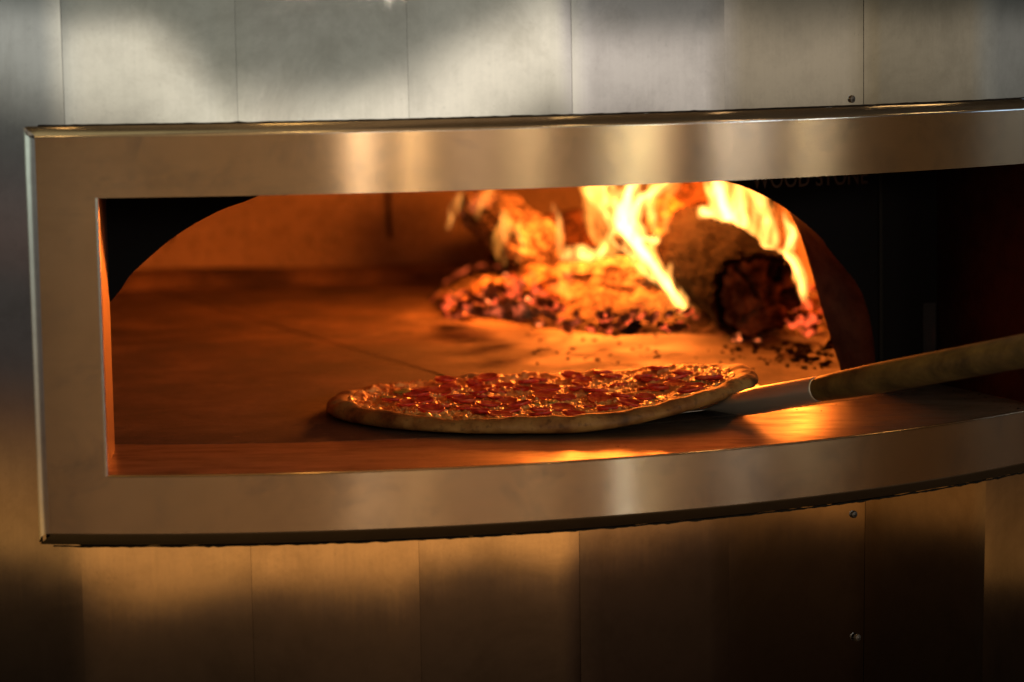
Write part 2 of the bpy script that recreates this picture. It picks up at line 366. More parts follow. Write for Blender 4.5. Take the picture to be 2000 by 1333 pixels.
# ---- frame
def lin(a, b_, n_): return [a + (b_ - a) * i / n_ for i in range(n_ + 1)]
ths = lin(TH0, TI0, 4) + lin(TI0, TI1, 60)[1:] + lin(TI1, TH1, 4)[1:]
hs = lin(H0, HI0, 4) + lin(HI0, HI1, 8)[1:] + lin(HI1, H1, 4)[1:]
vs = []; fs = []
def fr(thd, h):
    d = .00035 * noise.noise(Vector((thd * .22, h * 6, 1))) + .0001 * noise.noise(Vector((thd * .8, h * 20, 4)))
    return pol(rad(thd), RF + d, h)
for h in hs:
    for t in ths: vs.append(fr(t, h))
n_ = len(ths)
for i in range(len(hs) - 1):
    for j in range(n_ - 1):
        hc = (hs[i] + hs[i + 1]) / 2; tc = (ths[j] + ths[j + 1]) / 2
        if HI0 < hc < HI1 and TI0 < tc < TI1: continue
        fs.append((i * n_ + j, i * n_ + j + 1, (i + 1) * n_ + j + 1, (i + 1) * n_ + j))
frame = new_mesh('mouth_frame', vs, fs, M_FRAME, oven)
def edge_strip(name, pts_a, pts_b, material, par=frame):
    g = MB(); g.grid([pts_a, pts_b]); return new_mesh(name, g.v, g.f, material, par)
BK = 1.0325
dt = .42
M_EDGE = steel('polished_frame_edge', .17, .0, 0, streak=(.3, .3, 8))
# rounded outer edges: a small roll then the sloping return
def strip3(name, fa, material, n=5):
    g = MB(); g.grid(fa); return new_mesh(name, g.v, g.f, material, frame)
def roll(e, w=.0025):                    # e 0..1 along the quarter roll
    a = e * math.pi / 2; return w * math.sin(a), w * (1 - math.cos(a))
rows = []
for e in lin(0, 1, 4):
    up, bk = roll(e * .6, .003); rows.append([pol(rad(t), RF - bk, H1 + up) for t in lin(TH0, TH1, 70)])
rows.append([pol(rad(t), 1.0435, .2995) for t in lin(TH0 - .62, TH1 + .62, 70)]); rows.append([pol(rad(t), BK, .3000) for t in lin(TH0 - .69, TH1 + .69, 70)])
strip3('top_edge', rows, M_EDGE)
rows = []
for e in lin(0, 1, 4):
    up, bk = roll(e * .6, .003); rows.append([pol(rad(t), RF - bk, H0 - up) for t in lin(TH1, TH0, 70)])
rows.append([pol(rad(t), 1.0435, -.0640) for t in lin(TH1 + .62, TH0 - .62, 70)]); rows.append([pol(rad(t), BK, -.0665) for t in lin(TH1 + .69, TH0 - .69, 70)])
strip3('bottom_edge', rows, steel('dull_frame_underside', .5, 0, 0, base=(.20, .14, .08)))
for sgn, T in ((-1, TH0), (1, TH1)):
    rows = []
    for e in lin(0, 1, 4):
        up = .0125 * math.sin(e * math.pi / 2); bk = .0085 * (1 - math.cos(e * math.pi / 2)); rows.append([pol(rad(T + sgn * math.degrees(up / RF)), RF - bk, h) for h in lin(H0 - .0105 * min(1, bk / .0065), H1 + .0092 * min(1, bk / .0065), 12)])
    rows.append([pol(rad(T + sgn * .70), BK - .001, h) for h in lin(-.0665, .300, 12)])
    if sgn > 0: rows = [r_[::-1] for r_ in rows]
    strip3('side_edge', rows, M_EDGE)
# ---- inside the frame: plate plane, jambs, soffit, deck
p0 = Vector((-.3675 - CX, 2.504 - CY, 0)); p1 = Vector((.445 - CX, 2.858 - CY, 0))
LP = (p1 - p0).length; pu = (p1 - p0).normalized(); pn = Vector((pu.y, -pu.x, 0))
def PP(t, h, s=0): return p0 + pu * t - pn * s + Vector((0, 0, h))
JL0 = pol(rad(TI0), RF, 0); JR0 = pol(rad(TI1), RF, 0)
rows = [[JL0.lerp(p0, t) + Vector((0, 0, h)) for h in lin(HI0, HI1, 8)] for t in (0, .03, .3, .65, 1.0)]
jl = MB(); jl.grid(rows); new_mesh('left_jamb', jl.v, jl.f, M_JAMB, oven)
M_JR = steel('shaded_steel_return', .45, .2, 0, base=(.10, .045, .03), streak=(5, 5, .3), grime=.7)  # same steel, with the dark red reflection of the interior put into its colour
rows = [[JR0.lerp(p1, t) + Vector((0, 0, h)) for h in lin(HI0, HI1, 8)] for t in (1.0, .65, .3, .03, 0)]
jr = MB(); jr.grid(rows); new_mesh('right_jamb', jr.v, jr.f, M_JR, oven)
# thin bright bead round the opening
def tube(pts, r, n=8, closed=False):
    g = MB(); rows = []
    for i, p_ in enumerate(pts):
        d = (pts[min(i + 1, len(pts) - 1)] - pts[max(i - 1, 0)]).normalized()
        a = d.cross(Vector((0, 0, 1)) if abs(d.z) < .9 else Vector((1, 0, 0))).normalized(); b2 = d.cross(a)
        rows.append([p_ + (a * math.cos(2 * math.pi * j / n) + b2 * math.sin(2 * math.pi * j / n)) * r for j in range(n + 1)])
    g.grid(rows); return g
path = [pol(rad(TI0), RF, h) for h in lin(HI0, HI1, 8)]
g = tube(path, .0014); new_mesh('inner_bead', g.v, g.f, M_EDGE, frame)
path = [pol(rad(t), RF - .0004, HI0) for t in lin(TI0, TI1, 60)]
g = tube(path, .0011); new_mesh('sill_bead', g.v, g.f, M_FRAME, frame)
# soffit
outer = [pol(rad(t), RF, HI1) for t in lin(TI0, TI1, 40)]
inner = [p0.lerp(p1, t) + Vector((0, 0, HI1)) for t in lin(0, 1, 40)]
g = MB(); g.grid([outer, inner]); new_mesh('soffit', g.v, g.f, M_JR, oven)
# deck: steel shelf between the frame sill and the hearth lip
RH = .872
def ring_pt(r, t): return pol(rad(t), r, 0)
g = MB(); rows = []
for i in range(9):
    row = []
    for j, t in enumerate(lin(TI0, TI1, 60)):
        o_ = pol(rad(t), RF - .0005, 0)
        tt = -8.95 + (51.8 + 8.95) * j / 60
        i_ = pol(rad(tt), RH + .004, 0)
        v = o_.lerp(i_, i / 8); row.append(v + Vector((0, 0, -.003 + .0018 * min(1, i / 2))))
    rows.append(row)
g.grid(rows); deck = new_mesh('steel_deck', g.v, g.f, M_DECK, oven)
# ---- arch plate with the mouth
TC, AW = .384, .4275
prof = [(0, .2775), (.10, .2685), (.17, .2535), (.243, .2245), (.2615, .2188), (.2825, .2115), (.3205, .192), (.361, .161), (.3735, .1455), (.4035, .112), (.4155, .090), (.4235, .060), (.4270, .030), (.4280, 0)]
def spl(P, n=6):
    out = []
    for i in range(len(P) - 1):
        a = P[max(i - 1, 0)]; b_ = P[i]; c_ = P[i + 1]; d = P[min(i + 2, len(P) - 1)]
        for k in range(n):
            t = k / n
            out.append(tuple(.5 * (2 * b_[q] + (c_[q] - a[q]) * t + (2 * a[q] - 5 * b_[q] + 4 * c_[q] - d[q]) * t * t + (3 * b_[q] - a[q] - 3 * c_[q] + d[q]) * t ** 3) for q in range(len(b_))))
    out.append(tuple(P[-1])); return out
half = spl([(x, h) for x, h in prof], 4)
arch = [(TC - x, h) for x, h in half[::-1]] + [(TC + x, h) for x, h in half[1:]]
HT = .40; E0, E1 = -.14, LP + .02
g = MB()
out_pts = []
for (t, h) in arch:                     # project each arch point outwards onto the rectangle
    dx, dh = t - TC, h + .0001
    s_ = min((HT / dh), ((E1 - TC) / dx if dx > 0 else (E0 - TC) / dx if dx < 0 else 1e9))
    out_pts.append((TC + dx * s_, dh * s_))
out_pts[0] = (E0, 0); out_pts[-1] = (E1, 0)
g.grid([[PP(t, h) for t, h in out_pts], [PP(t, h) for t, h in arch]])
plate = new_mesh('arch_plate', g.v, g.f, M_PLATE, oven, smooth=False)
# corners of the plate left open by the projection
g = MB()
for a_, b_ in zip(out_pts, out_pts[1:]):
    if abs(a_[0] - b_[0]) > 1e-5 and abs(a_[1] - b_[1]) > 1e-5:
        cx_ = E0 if min(a_[0], b_[0]) < TC else E1
        k = len(g.v); g.v += [PP(*a_), PP(*b_), PP(cx_, HT)]; g.f.append((k, k + 1, k + 2))
bmp = bmesh.new(); bmp.from_mesh(plate.data)
for f_ in g.f: bmp.faces.new([bmp.verts.new(g.v[i]) for i in f_])
bmesh.ops.remove_doubles(bmp, verts=bmp.verts, dist=1e-5); bmp.to_mesh(plate.data); bmp.free()
# upright trim strip on the plate right of the mouth
g = MB(); a_, b_ = .8135, .8165
for (x0, x1, s_) in ((.815, .8185, -.003),):
    g.q(PP(x0, 0, s_), PP(x1, 0, s_), PP(x1, HI1, s_), PP(x0, HI1, s_)); g.q(PP(x0, 0, 0), PP(x0, 0, s_), PP(x0, HI1, s_), PP(x0, HI1, 0)); g.q(PP(x1, 0, s_), PP(x1, 0, 0), PP(x1, HI1, 0), PP(x1, HI1, s_))
M_TRIM, *_ = mat('trim_strip', (.010, .008, .006), .7, 0, .1)
new_mesh('trim_strip', g.v, g.f, M_TRIM, plate, smooth=False)
# worn strip by the corner, the reddish light on it put into the colour
M_WORN, N, L, b = mat('scraped_lit_red', (.09, .02, .012), .6, 0, .4)
s = nz(N, L, 60, mapping=(2, 2, .35), detail=6, rough=.7); L.new(ramp(N, L, s, [(.48, (.005, .003, .003)), (.62, (.02, .006, .004)), (.74, (.12, .035, .02))]), b.inputs['Base Color'])
g = MB(); g.q(PP(.868, 0, -.002), PP(.8835, 0, -.002), PP(.8835, .085, -.002), PP(.868, .085, -.002)); new_mesh('scraped_strip', g.v, g.f, M_WORN, plate, smooth=False)
# ---- tunnel of the mouth, going back into the chamber
bprof = [(0, .335), (.12, .325), (.2, .3), (.28, .262), (.335, .218), (.372, .172), (.390, .125), (.407, .07), (.4240, .02), (.431, 0)]
bh = spl(bprof, 6); TS = .07
def resample(P, n):
    d = [0]
    for a_, b_ in zip(P, P[1:]): d.append(d[-1] + math.dist(a_, b_))
    out = []
    for i in range(n + 1):
        x = d[-1] * i / n; k = max(j for j in range(len(d)) if d[j] <= x + 1e-12); k = min(k, len(P) - 2)
        f_ = (x - d[k]) / max(1e-9, d[k + 1] - d[k]); out.append(tuple(P[k][q] + (P[k + 1][q] - P[k][q]) * f_ for q in range(2)))
    return out
A = resample(arch, 90); B = resample([(TC - x, h) for x, h in bh[::-1]] + [(TC + x, h) for x, h in bh[1:]], 90)
g = MB(); g.grid([[PP(t, h, .0) for t, h in A], [PP(t + .004 * (t > TC) - .004 * (t < TC), h + .004, .004) for t, h in A], [PP((a[0] + b[0]) / 2, (a[1] + b[1]) / 2, TS * .5) for a, b in zip(A, B)], [PP(t, h, TS) for t, h in B]])
M_TUN, N, L, b = mat('mouth_lining', (.10, .045, .028), .8, 0, .3)
s = nz(N, L, 20, detail=6, rough=.65); L.new(ramp(N, L, s, [(.35, (.055, .022, .014)), (.65, (.15, .07, .04))]), b.inputs['Base Color']); bump(N, L, b, s, .3, .002)
new_mesh('mouth_lining', g.v, g.f, M_TUN, oven)
# ---- chamber: round wall, dome, front wall with its hole
C2 = Vector((0, 0, 0)) - pn * .08; RC = .765
dpl = (p0 - pn * TS - C2).dot(pn)        # distance of the inner front wall from the chamber axis
half_a = rad(38)
base_a = math.atan2(pn.x, -pn.y)
def CP(a, r, h): return C2 + Vector((r * math.sin(a), -r * math.cos(a), h))
HW = .36
def wallP(a, h):                         # clip the circle by the inner front wall
    v = CP(a, RC, h); return v
def dome_h(f): return HW + .20 * math.sqrt(max(0, 1 - f * f))
angs = lin(base_a + half_a, base_a + 2 * math.pi - half_a, 120)
side_ext = dpl - RC * math.cos(half_a)
def wall_row(h):
    a_, b_ = wallP(angs[0], h), wallP(angs[-1], h)
    return [a_ + pn * side_ext] + [wallP(a, h) for a in angs] + [b_ + pn * side_ext]
g = MB(); g.grid([wall_row(h) for h in lin(0, HW, 6)])
new_mesh('chamber_wall', g.v, g.f, M_DOME, oven)
g = MB(); g.grid([[C2 + (wallP(a, 0) - C2) * f_ + Vector((0, 0, dome_h(f_))) for a in lin(base_a + half_a, base_a + half_a + 2 * math.pi, 140)] for f_ in lin(1, 0.001, 14)])
g.grid([[CP(a, r_, HW + .0005) for a in lin(0, 2 * math.pi, 80)] for r_ in (RC - .004, RC + .22)]); new_mesh('dome', g.v, g.f, M_DOME, oven)
# inner front wall
Hh = .55; E0i, E1i = -.20, LP + .20
ip = []
for (t, h) in B:
    dx, dh = t - TC, h + .0001
    s_ = min((Hh / dh), ((E1i - TC) / dx if dx > 0 else (E0i - TC) / dx if dx < 0 else 1e9)); ip.append((TC + dx * s_, dh * s_))
ip[0] = (E0i, 0); ip[-1] = (E1i, 0)
g = MB(); g.grid([[PP(t, h, TS) for t, h in ip], [PP(t, h, TS) for t, h in B]]); new_mesh('inner_front_wall', g.v, g.f, M_DOME, oven)
# upright joints in the back wall (px 755) and a horizontal course
def wall_hit(x, y):
    w = px(x, y, 4.2)
    o_ = Vector((0, 0, CAMH)); d = (w - o_)
    c_ = C2 + Vector((CX, CY, 0)); oc = Vector((o_.x - c_.x, o_.y - c_.y)); dd = Vector((d.x, d.y))
    A_, B_, C_ = dd.dot(dd), 2 * oc.dot(dd), oc.dot(oc) - (RC - .002) ** 2
    t = (-B_ + math.sqrt(B_ * B_ - 4 * A_ * C_)) / (2 * A_); return o_ + d * t - Vector((CX, CY, 0))
for xa, ya, xb, yb in ((754, 372, 762, 466), (330, 372, 335, 470), (1235, 345, 1238, 470)):
    a_ = wall_hit(xa, ya - 60); b_ = wall_hit(xb, yb); g = tube([a_, a_.lerp(b_, .5), b_], .0035)
    new_mesh('wall_joint', g.v, g.f, M_SOOT, oven)
# low fire-stone curb running round the foot of the wall
g = MB()
angs2 = lin(base_a + half_a + .1, base_a + 2 * math.pi - half_a - .1, 120)
def wob(a, s_): return .012 * noise.noise(Vector((a * 3, s_, 0))) + .004 * noise.noise(Vector((a * 11, s_, 3)))
rows = [[CP(a, RC - .001, .022 + wob(a, 9) * .4) for a in angs2], [CP(a, RC - .055 + wob(a, 1), .020 + wob(a, 5) * .3) for a in angs2], [CP(a, RC - .066 + wob(a, 1), .010) for a in angs2], [CP(a, RC - .075 + wob(a, 1), -.002) for a in angs2]]
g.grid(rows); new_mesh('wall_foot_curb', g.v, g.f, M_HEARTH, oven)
# ---- hearth: four stones whose joints cross at the axis, lip reaching out through the mouth
ja = base_a - .02
def hearth_r(a):                         # radius from C2 of the slab edge at world angle a
    d = Vector((math.sin(a), -math.cos(a), 0))
    # lip: circle RH about the oven axis (origin); elsewhere circle RC
    b_ = C2.dot(d); c_ = C2.dot(C2) - RH * RH; r1 = -b_ + math.sqrt(b_ * b_ - c_)
    v = C2 + d * r1
    t = (v - p0).dot(pu)
    return r1 if -.16 < t < LP + .04 and d.dot(pn) > 0 else RC + .03
GAP = .0021
for qd in range(4):
    a0 = ja + qd * math.pi / 2; vs = []; fs = []
    na = 60; nr = 24
    dA = Vector((math.sin(a0), -math.cos(a0), 0)); dB = Vector((math.sin(a0 + math.pi / 2), -math.cos(a0 + math.pi / 2), 0))
    off = (dA + dB) * GAP
    for i in range(nr + 1):
        for j in range(na + 1):
            a = a0 + math.pi / 2 * j / na; r = hearth_r(a) * i / nr
            v = C2 + off + Vector((r * math.sin(a), -r * math.cos(a), 0))
            v.z = .0006 * noise.noise(Vector((v.x * 6, v.y * 6, qd))) - (.0012 if (i == nr) else 0); vs.append(v)
    for i in range(nr):
        for j in range(na): k = i * (na + 1) + j; fs.append((k, k + 1, k + na + 2, k + na + 1))
    # rim wall going down
    k0 = nr * (na + 1); kk = len(vs)
    for j in range(na + 1): vs.append(vs[k0 + j].copy())
    for j in range(na + 1): vs.append(vs[k0 + j] - Vector((0, 0, .02)))
    for j in range(na): fs.append((kk + j, kk + j + 1, kk + na + 2 + j, kk + na + 1 + j))
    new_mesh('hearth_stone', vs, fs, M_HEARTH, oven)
g = MB(); g.grid([[CP(a, r, -.012) for a in lin(0, 2 * math.pi, 64)] for r in (.01, RC + .1)]); new_mesh('hearth_bedding', g.v, g.f, M_SOOT, oven)
# ---- dark caulk lines above and below the frame, uneven
def caulk(name, r, h, w, seed, amp):
    rows = []
    T = lin(TH0 - .1, TH1, 260)
    up = [h + w * .5 + amp * max(-.2, noise.noise(Vector((t * 1.3, seed, 0)))) + amp * .7 * max(0, noise.noise(Vector((t * 5.5, seed, 8)))) * 2 for t in T]
    lo = [h - w * .5 - amp * max(-.2, noise.noise(Vector((t * 1.5, seed, 20)))) - amp * .7 * max(0, noise.noise(Vector((t * 6, seed, 28)))) * 2 for t in T]
    rows = [[pol(rad(t), r, l) for t, l in zip(T, lo)], [pol(rad(t), r + .0016, (l + u_) / 2) for t, l, u_ in zip(T, lo, up)], [pol(rad(t), r, u_) for t, u_ in zip(T, up)]]
    g = MB(); g.grid(rows); return new_mesh(name, g.v, g.f, M_BLACK, oven)
caulk('top_caulk', 1.0342, .3005, .0012, 1, .0006)
caulk('bottom_caulk', 1.0345, -.0675, .0016, 5, .0013)
# ---- screws in the panels
def disc_screw(loc_px, h_dir):
    pass
def on_panel(xp, yp):
    d = px(xp, yp, 3) - Vector((0, 0, CAMH)); oc = Vector((-CX, -CY)); dd = Vector((d.x, d.y)); r = RP - .001
    A_, B_, C_ = dd.dot(dd), 2 * oc.dot(dd), oc.dot(oc) - r * r
    t = (-B_ - math.sqrt(B_ * B_ - 4 * A_ * C_)) / (2 * A_); return Vector((0, 0, CAMH)) + d * t - Vector((CX, CY, 0))
for (xp, yp) in ((1663, 194), (1667, 1005), (1674, 1246)):
    c_ = on_panel(xp, yp); n__ = Vector((c_.x, c_.y, 0)).normalized(); ax = n__.cross(Vector((0, 0, 1))); g = MB(); rows = []
    for rr, dd in ((.0001, .0024), (.0008, .0024), (.0009, .0018), (.0022, .0026), (.0034, .0016), (.0037, -.0008)):
        rows.append([c_ + n__ * dd + (ax * math.cos(x) + Vector((0, 0, 1)) * math.sin(x)) * rr for x in lin(0, 2 * math.pi, 16)])
    g.grid(rows); new_mesh('screw', g.v, g.f, M_SCREW, oven)
# ---- raised lettering on the plate, its upper half hidden by the frame
def lettering(txt, t0, h, size, extr, name, material, width=None):
    cu = bpy.data.curves.new(name, 'FONT'); cu.body = txt; cu.size = size; cu.extrude = extr; cu.bevel_depth = size * .012; cu.space_character = 1.05
    o = bpy.data.objects.new(name, cu); COL.objects.link(o)
    bpy.context.view_layer.update()
    me = bpy.data.meshes.new_from_object(o.evaluated_get(bpy.context.evaluated_depsgraph_get())); bpy.data.objects.remove(o)
    xs = [v.co.x for v in me.vertices]; w = max(xs) - min(xs); sx = (width / w) if width else 1
    for v in me.vertices: v.co = PP(t0 + (v.co.x - min(xs)) * sx, h + v.co.y, -extr - .0004 - v.co.z)
    me.materials.clear(); me.materials.append(material)
    ob = bpy.data.objects.new(name, me); COL.objects.link(ob); ob.parent = plate; return ob
lettering('WOOD STONE', .667, .2125, .026, .0008, 'raised_lettering', M_LETTER, width=.135)

# ================================================================== HEARTH CRUMBS
def rock(bm_v, bm_f, c, r, seed, squash=.7, n1=8, n2=6):
    k = len(bm_v); rnd = random.Random(seed); ax = Vector((rnd.uniform(.7, 1.3), rnd.uniform(.7, 1.3), squash * rnd.uniform(.7, 1.2))); rz = rnd.uniform(0, 6)
    for i in range(n2 + 1):
        for j in range(n1):
            a = math.pi * i / n2; b_ = 2 * math.pi * j / n1 + rz
            d = Vector((math.sin(a) * math.cos(b_), math.sin(a) * math.sin(b_), math.cos(a)))
            q_ = r * (1 + .55 * noise.noise(d * 1.4 + Vector((seed * 1.7, 0, seed))) + .35 * noise.cell(d * 2.2 + Vector((seed * .7, 2, seed))) * .6) ; v = Vector((d.x * ax.x, d.y * ax.y, d.z * ax.z)) * q_
            bm_v.append(c + v)
    for i in range(n2):
        for j in range(n1):
            bm_f.append((k + i * n1 + j, k + i * n1 + (j + 1) % n1, k + (i + 1) * n1 + (j + 1) % n1, k + (i + 1) * n1 + j))
def floor_pt(x, y, z=0):
    d = px(x, y, 3) - Vector((0, 0, CAMH)); t = (z - CAMH) / d.z; return Vector((0, 0, CAMH)) + d * t
rnd = random.Random(4)
V = []; F = []
for k in range(190):
    if k < 110: x, y = rnd.gauss(1560, 60), 672 + abs(rnd.gauss(0, 18)) + rnd.random() * 10
    elif k < 150: x, y = rnd.uniform(1330, 1640), rnd.uniform(676, 722)
    else: x, y = rnd.uniform(1000, 1300), rnd.uniform(640, 712)
    if x > 1600 + (y - 600) * .3: x = 1560
    c_ = floor_pt(x, y); r = rnd.choice([.0012, .0018, .0022, .003, .0045 if k < 110 else .002]); c_.z = r * .4; rock(V, F, c_, r, k, .6, 7, 5)
o = new_mesh('charcoal_crumbs', V, F, M_CRUMB); tag(o, 'black charcoal crumbs scattered on the hearth in front of the big burning log', 'charcoal crumbs', kind='stuff')
V = []; F = []
for k in range(420):
    t = rnd.random(); x = 1400 + 600 * t; yb = interp([(1400, 815), (1600, 784), (1830, 748), (1850, 770), (2000, 788)], x) 
    y = yb + abs(rnd.gauss(0, 9)) * (1 if rnd.random() < .75 else -0.5)
    if k % 4 == 0: x = rnd.uniform(1560, 1990); y = rnd.uniform(interp([(1560, 790), (1830, 755), (2000, 790)], x), interp([(1560, 840), (2000, 800)], x))
    c_ = floor_pt(x, y, -.003); r = rnd.choice([.0006, .0008, .0011, .0015, .0022]) * (.6 if k % 4 == 0 else 1); c_.z = -.003 + r * .4; rock(V, F, c_, r, k + 500, .6, 6, 4)
o = new_mesh('burnt_crumbs', V, F, M_CRUMB); tag(o, 'fine burnt crumbs caught along the joint of the steel deck under the peel handle', 'crumbs', kind='stuff')

# ================================================================== LOGS
def log(name, a, b_, r0, r1, seed, material, endmat, label, bark=.12, cracks=9, emb=0, nseg=90, nr=96, ecc=1.0, group=None):
    ax = (b_ - a); Ln = ax.length; d = ax.normalized(); s1 = d.cross(Vector((0, 0, 1))).normalized(); s2 = s1.cross(d).normalized()
    vs = []; fs = []
    for i in range(nseg + 1):
        t = i / nseg; r = r0 + (r1 - r0) * t
        for j in range(nr):
            an = 2 * math.pi * j / nr; cu = Vector((math.cos(an), math.sin(an) * ecc, 0))
            p_ = Vector((cu.x * 3.2 + seed, cu.y * 3.2, t * Ln * 9)); q_ = Vector((cu.x * 9 + seed, cu.y * 9, t * Ln * 22))
            dd = .16 * noise.noise(p_ * .5) + bark * (abs(noise.noise(p_)) - .25) + bark * .6 * noise.noise(q_) + bark * .35 * noise.noise(q_ * 2.6)
            rr = r * (1 + dd)
            edge = min(t, 1 - t) * Ln; rr *= 1 - .14 * math.exp(-edge / .006)
            bend = .012 * math.sin(t * 3 + seed)
            vs.append(d * (t * Ln) + s1 * (rr * cu.x + bend) + s2 * rr * cu.y)
    for i in range(nseg):
        for j in range(nr): fs.append((i * nr + j, i * nr + (j + 1) % nr, (i + 1) * nr + (j + 1) % nr, (i + 1) * nr + j))
    o = new_mesh(name, vs, fs, material); fix_normals(o); o.location = a
    tag(o, label, 'log', group)
    rnd = random.Random(seed * 7 + 1); ck = sorted(rnd.uniform(0, 2 * math.pi) for _ in range(cracks))
    off = Vector((rnd.uniform(-.12, .12), rnd.uniform(-.25, .0)))
    for end, tag_ in ((0, 0), (1, nseg)):
        ring = [vs[tag_ * nr + j] for j in range(nr)]; cen = sum(ring, Vector()) / nr; R_ = r0 if end == 0 else r1
        cen = cen + s1 * off.x * R_ + s2 * off.y * R_; sg = -1 if end == 0 else 1
        v2 = []; f2 = []; nk = 26
        for i in range(nk + 1):
            f_ = 1 - i / nk * .995
            for j in range(nr):
                an = 2 * math.pi * j / nr; w = cen.lerp(ring[j], f_)
                g_ = 0
                for c_ in ck:
                    da = abs((an - c_ - .25 * noise.noise(Vector((f_ * 3, c_, seed))) + math.pi) % (2 * math.pi) - math.pi) * f_
                    g_ += math.exp(-(da / (.05 + .03 * f_)) ** 2)
                z = .004 * noise.noise(Vector((w.x * 90, w.y * 90, w.z * 90))) - .020 * min(1, g_) * (.35 + f_ * .7) + .003 * noise.noise(Vector((w.x * 30, w.y * 30, w.z * 30))) + .004 * math.sin(f_ * 16)*.3
                z *= min(1, (1 - f_) * 9)
                v2.append(w + d * sg * z + d * sg * .004 * (1 - f_))
        for i in range(nk):
            for j in range(nr): f2.append((i * nr + j, i * nr + (j + 1) % nr, (i + 1) * nr + (j + 1) % nr, (i + 1) * nr + j))
        e = new_mesh('sawn_end', v2, f2, endmat, o); fix_normals(e)
    return o
M_END, N, L, b = mat('charred_end_grain', (.05, .025, .018), .95, 0, .05)
s = nz(N, L, 46, detail=6, rough=.65); s2 = nz(N, L, 18, detail=3)
L.new(ramp(N, L, s, [(.36, (.006, .003, .002)), (.47, (.09, .04, .015)), (.7, (.36, .18, .07))]), b.inputs['Base Color']); bump(N, L, b, s, .5, .003)
G = 'logs burning at the back of the oven'
def P3(x, y, D): return px(x, y, D)
a = P3(1478, 578, 3.29)
log('burning_log', a, P3(1362, 478, 3.62), .0535, .055, 3, M_LOGDARK, M_END, 'big charred log with its cracked round end facing the oven mouth', .13, 8, group=G, ecc=1.0)
log('burning_log', P3(1290, 425, 3.74), P3(1555, 330, 3.98), .040, .050, 8, M_LOG, M_END, 'brown bark log lying across behind the big cracked log', .2, 7, group=G)
log('burning_log', P3(1078, 562, 3.72), P3(1300, 560, 3.56), .033, .040, 5, M_LOGASH, M_LOGASH, 'low ash covered log lying flat beside the ember bed', .16, 5, group=G)
log('burning_log', P3(918, 405, 3.95), P3(1075, 495, 3.80), .036, .042, 11, M_LOGASH, M_LOGASH, 'leftmost log with a pale glowing tip, leaning down towards the embers', .2, 5, group=G)
log('burning_log', P3(1060, 470, 3.92), P3(1275, 440, 3.84), .034, .042, 14, M_LOG, M_END, 'half burnt log propped behind the white ash log', .2, 6, group=G)
log('burning_log', P3(960, 500, 4.05), P3(1250, 500, 4.05), .05, .05, 17, M_LOG, M_END, 'rearmost charred log under the leaning ones', .2, 6, group=G)

# ================================================================== EMBER BED
edge = [(850, 588), (880, 545), (960, 525), (1080, 515), (1300, 520), (1450, 560), (1600, 560), (1640, 640), (1560, 655), (1420, 655), (1330, 650), (1200, 655), (1080, 640), (980, 625), (880, 612)]
ep = [floor_pt(x, y) for x, y in edge]
def inside(x, y):
    c_ = False
    for k in range(len(ep)):
        a, b_ = ep[k], ep[k - 1]
        if (a.y > y) != (b_.y > y) and x < (b_.x - a.x) * (y - a.y) / (b_.y - a.y) + a.x: c_ = not c_
    return c_
def dist_edge(x, y):
    p_ = Vector((x, y)); best = 9
    for k in range(len(ep)):
        a = Vector(ep[k].xy); b_ = Vector(ep[k - 1].xy); t = max(0, min(1, (p_ - a).dot(b_ - a) / (b_ - a).length_squared)); best = min(best, (p_ - a.lerp(b_, t)).length)
    return best
x0, x1 = min(p_.x for p_ in ep) - .03, max(p_.x for p_ in ep) + .03; y0, y1 = min(p_.y for p_ in ep) - .03, max(p_.y for p_ in ep) + .03
NX, NY = 170, 150; vs = []; fs = []; bh_ = {}
for i in range(NY + 1):
    for j in range(NX + 1):
        x = x0 + (x1 - x0) * j / NX; y = y0 + (y1 - y0) * i / NY
        ins = inside(x, y); de = dist_edge(x, y) * (1 if ins else -1)
        base = .036 * min(1, max(0, (de + .008) / .10)) ** .7 if de > -.008 else 0
        lump = base * (1 + .6 * noise.noise(Vector((x * 26, y * 26, 0)))) + (.006 if de > 0 else 0) * noise.noise(Vector((x * 80, y * 80, 4))) + (.004 if de > 0 else 0) * abs(noise.noise(Vector((x * 150, y * 150, 4))))
        z = lump if de > -.008 else -.004
        bh_[(i, j)] = z; vs.append(Vector((x, y, z)))
for i in range(NY):
    for j in range(NX):
        if max(bh_[(i + a_, j + b_)] for a_ in (0, 1) for b_ in (0, 1)) > .0: k = i * (NX + 1) + j; fs.append((k, k + 1, k + NX + 2, k + NX + 1))
o = new_mesh('ember_bed', vs, fs, M_BED); tag(o, 'bed of pale ash and small glowing embers under the logs', 'ember bed', kind='stuff')
def bed_z(x, y):
    j = int((x - x0) / (x1 - x0) * NX); i = int((y - y0) / (y1 - y0) * NY); return max(0, bh_.get((i, j), 0))
# coals one can pick out
rnd = random.Random(9)
coals = []
def coal(x, y, r, material, label, group):
    w = floor_pt(x, y); z = bed_z(w.x, w.y) + r * .35; w = floor_pt(x, y, z); V = []; F = []
    rock(V, F, Vector((0, 0, 0)), r, rnd.randint(0, 9999), .75, 14, 10)
    o = new_mesh('coal', V, F, material, smooth=False); k_ = rnd.uniform(.6, 1.5); o.scale = (k_, 1 / k_ ** .5, rnd.uniform(.6, 1.1)); o.location = w; o.rotation_euler = (rnd.uniform(-.5, .5), rnd.uniform(-.5, .5), rnd.uniform(0, 6)); tag(o, label, 'coal', group); return o
coal(859, 579, .0075, M_COALHOT, 'small round bright coal farthest left, apart from the ember heap', 'single coals')
coal(889, 606, .0085, M_COAL, 'dull orange coal with a dark rim at the front left of the ember heap', 'single coals')
coal(1208, 634, .008, M_COALASH, 'black charcoal lump in front of the ash covered log', 'single coals')
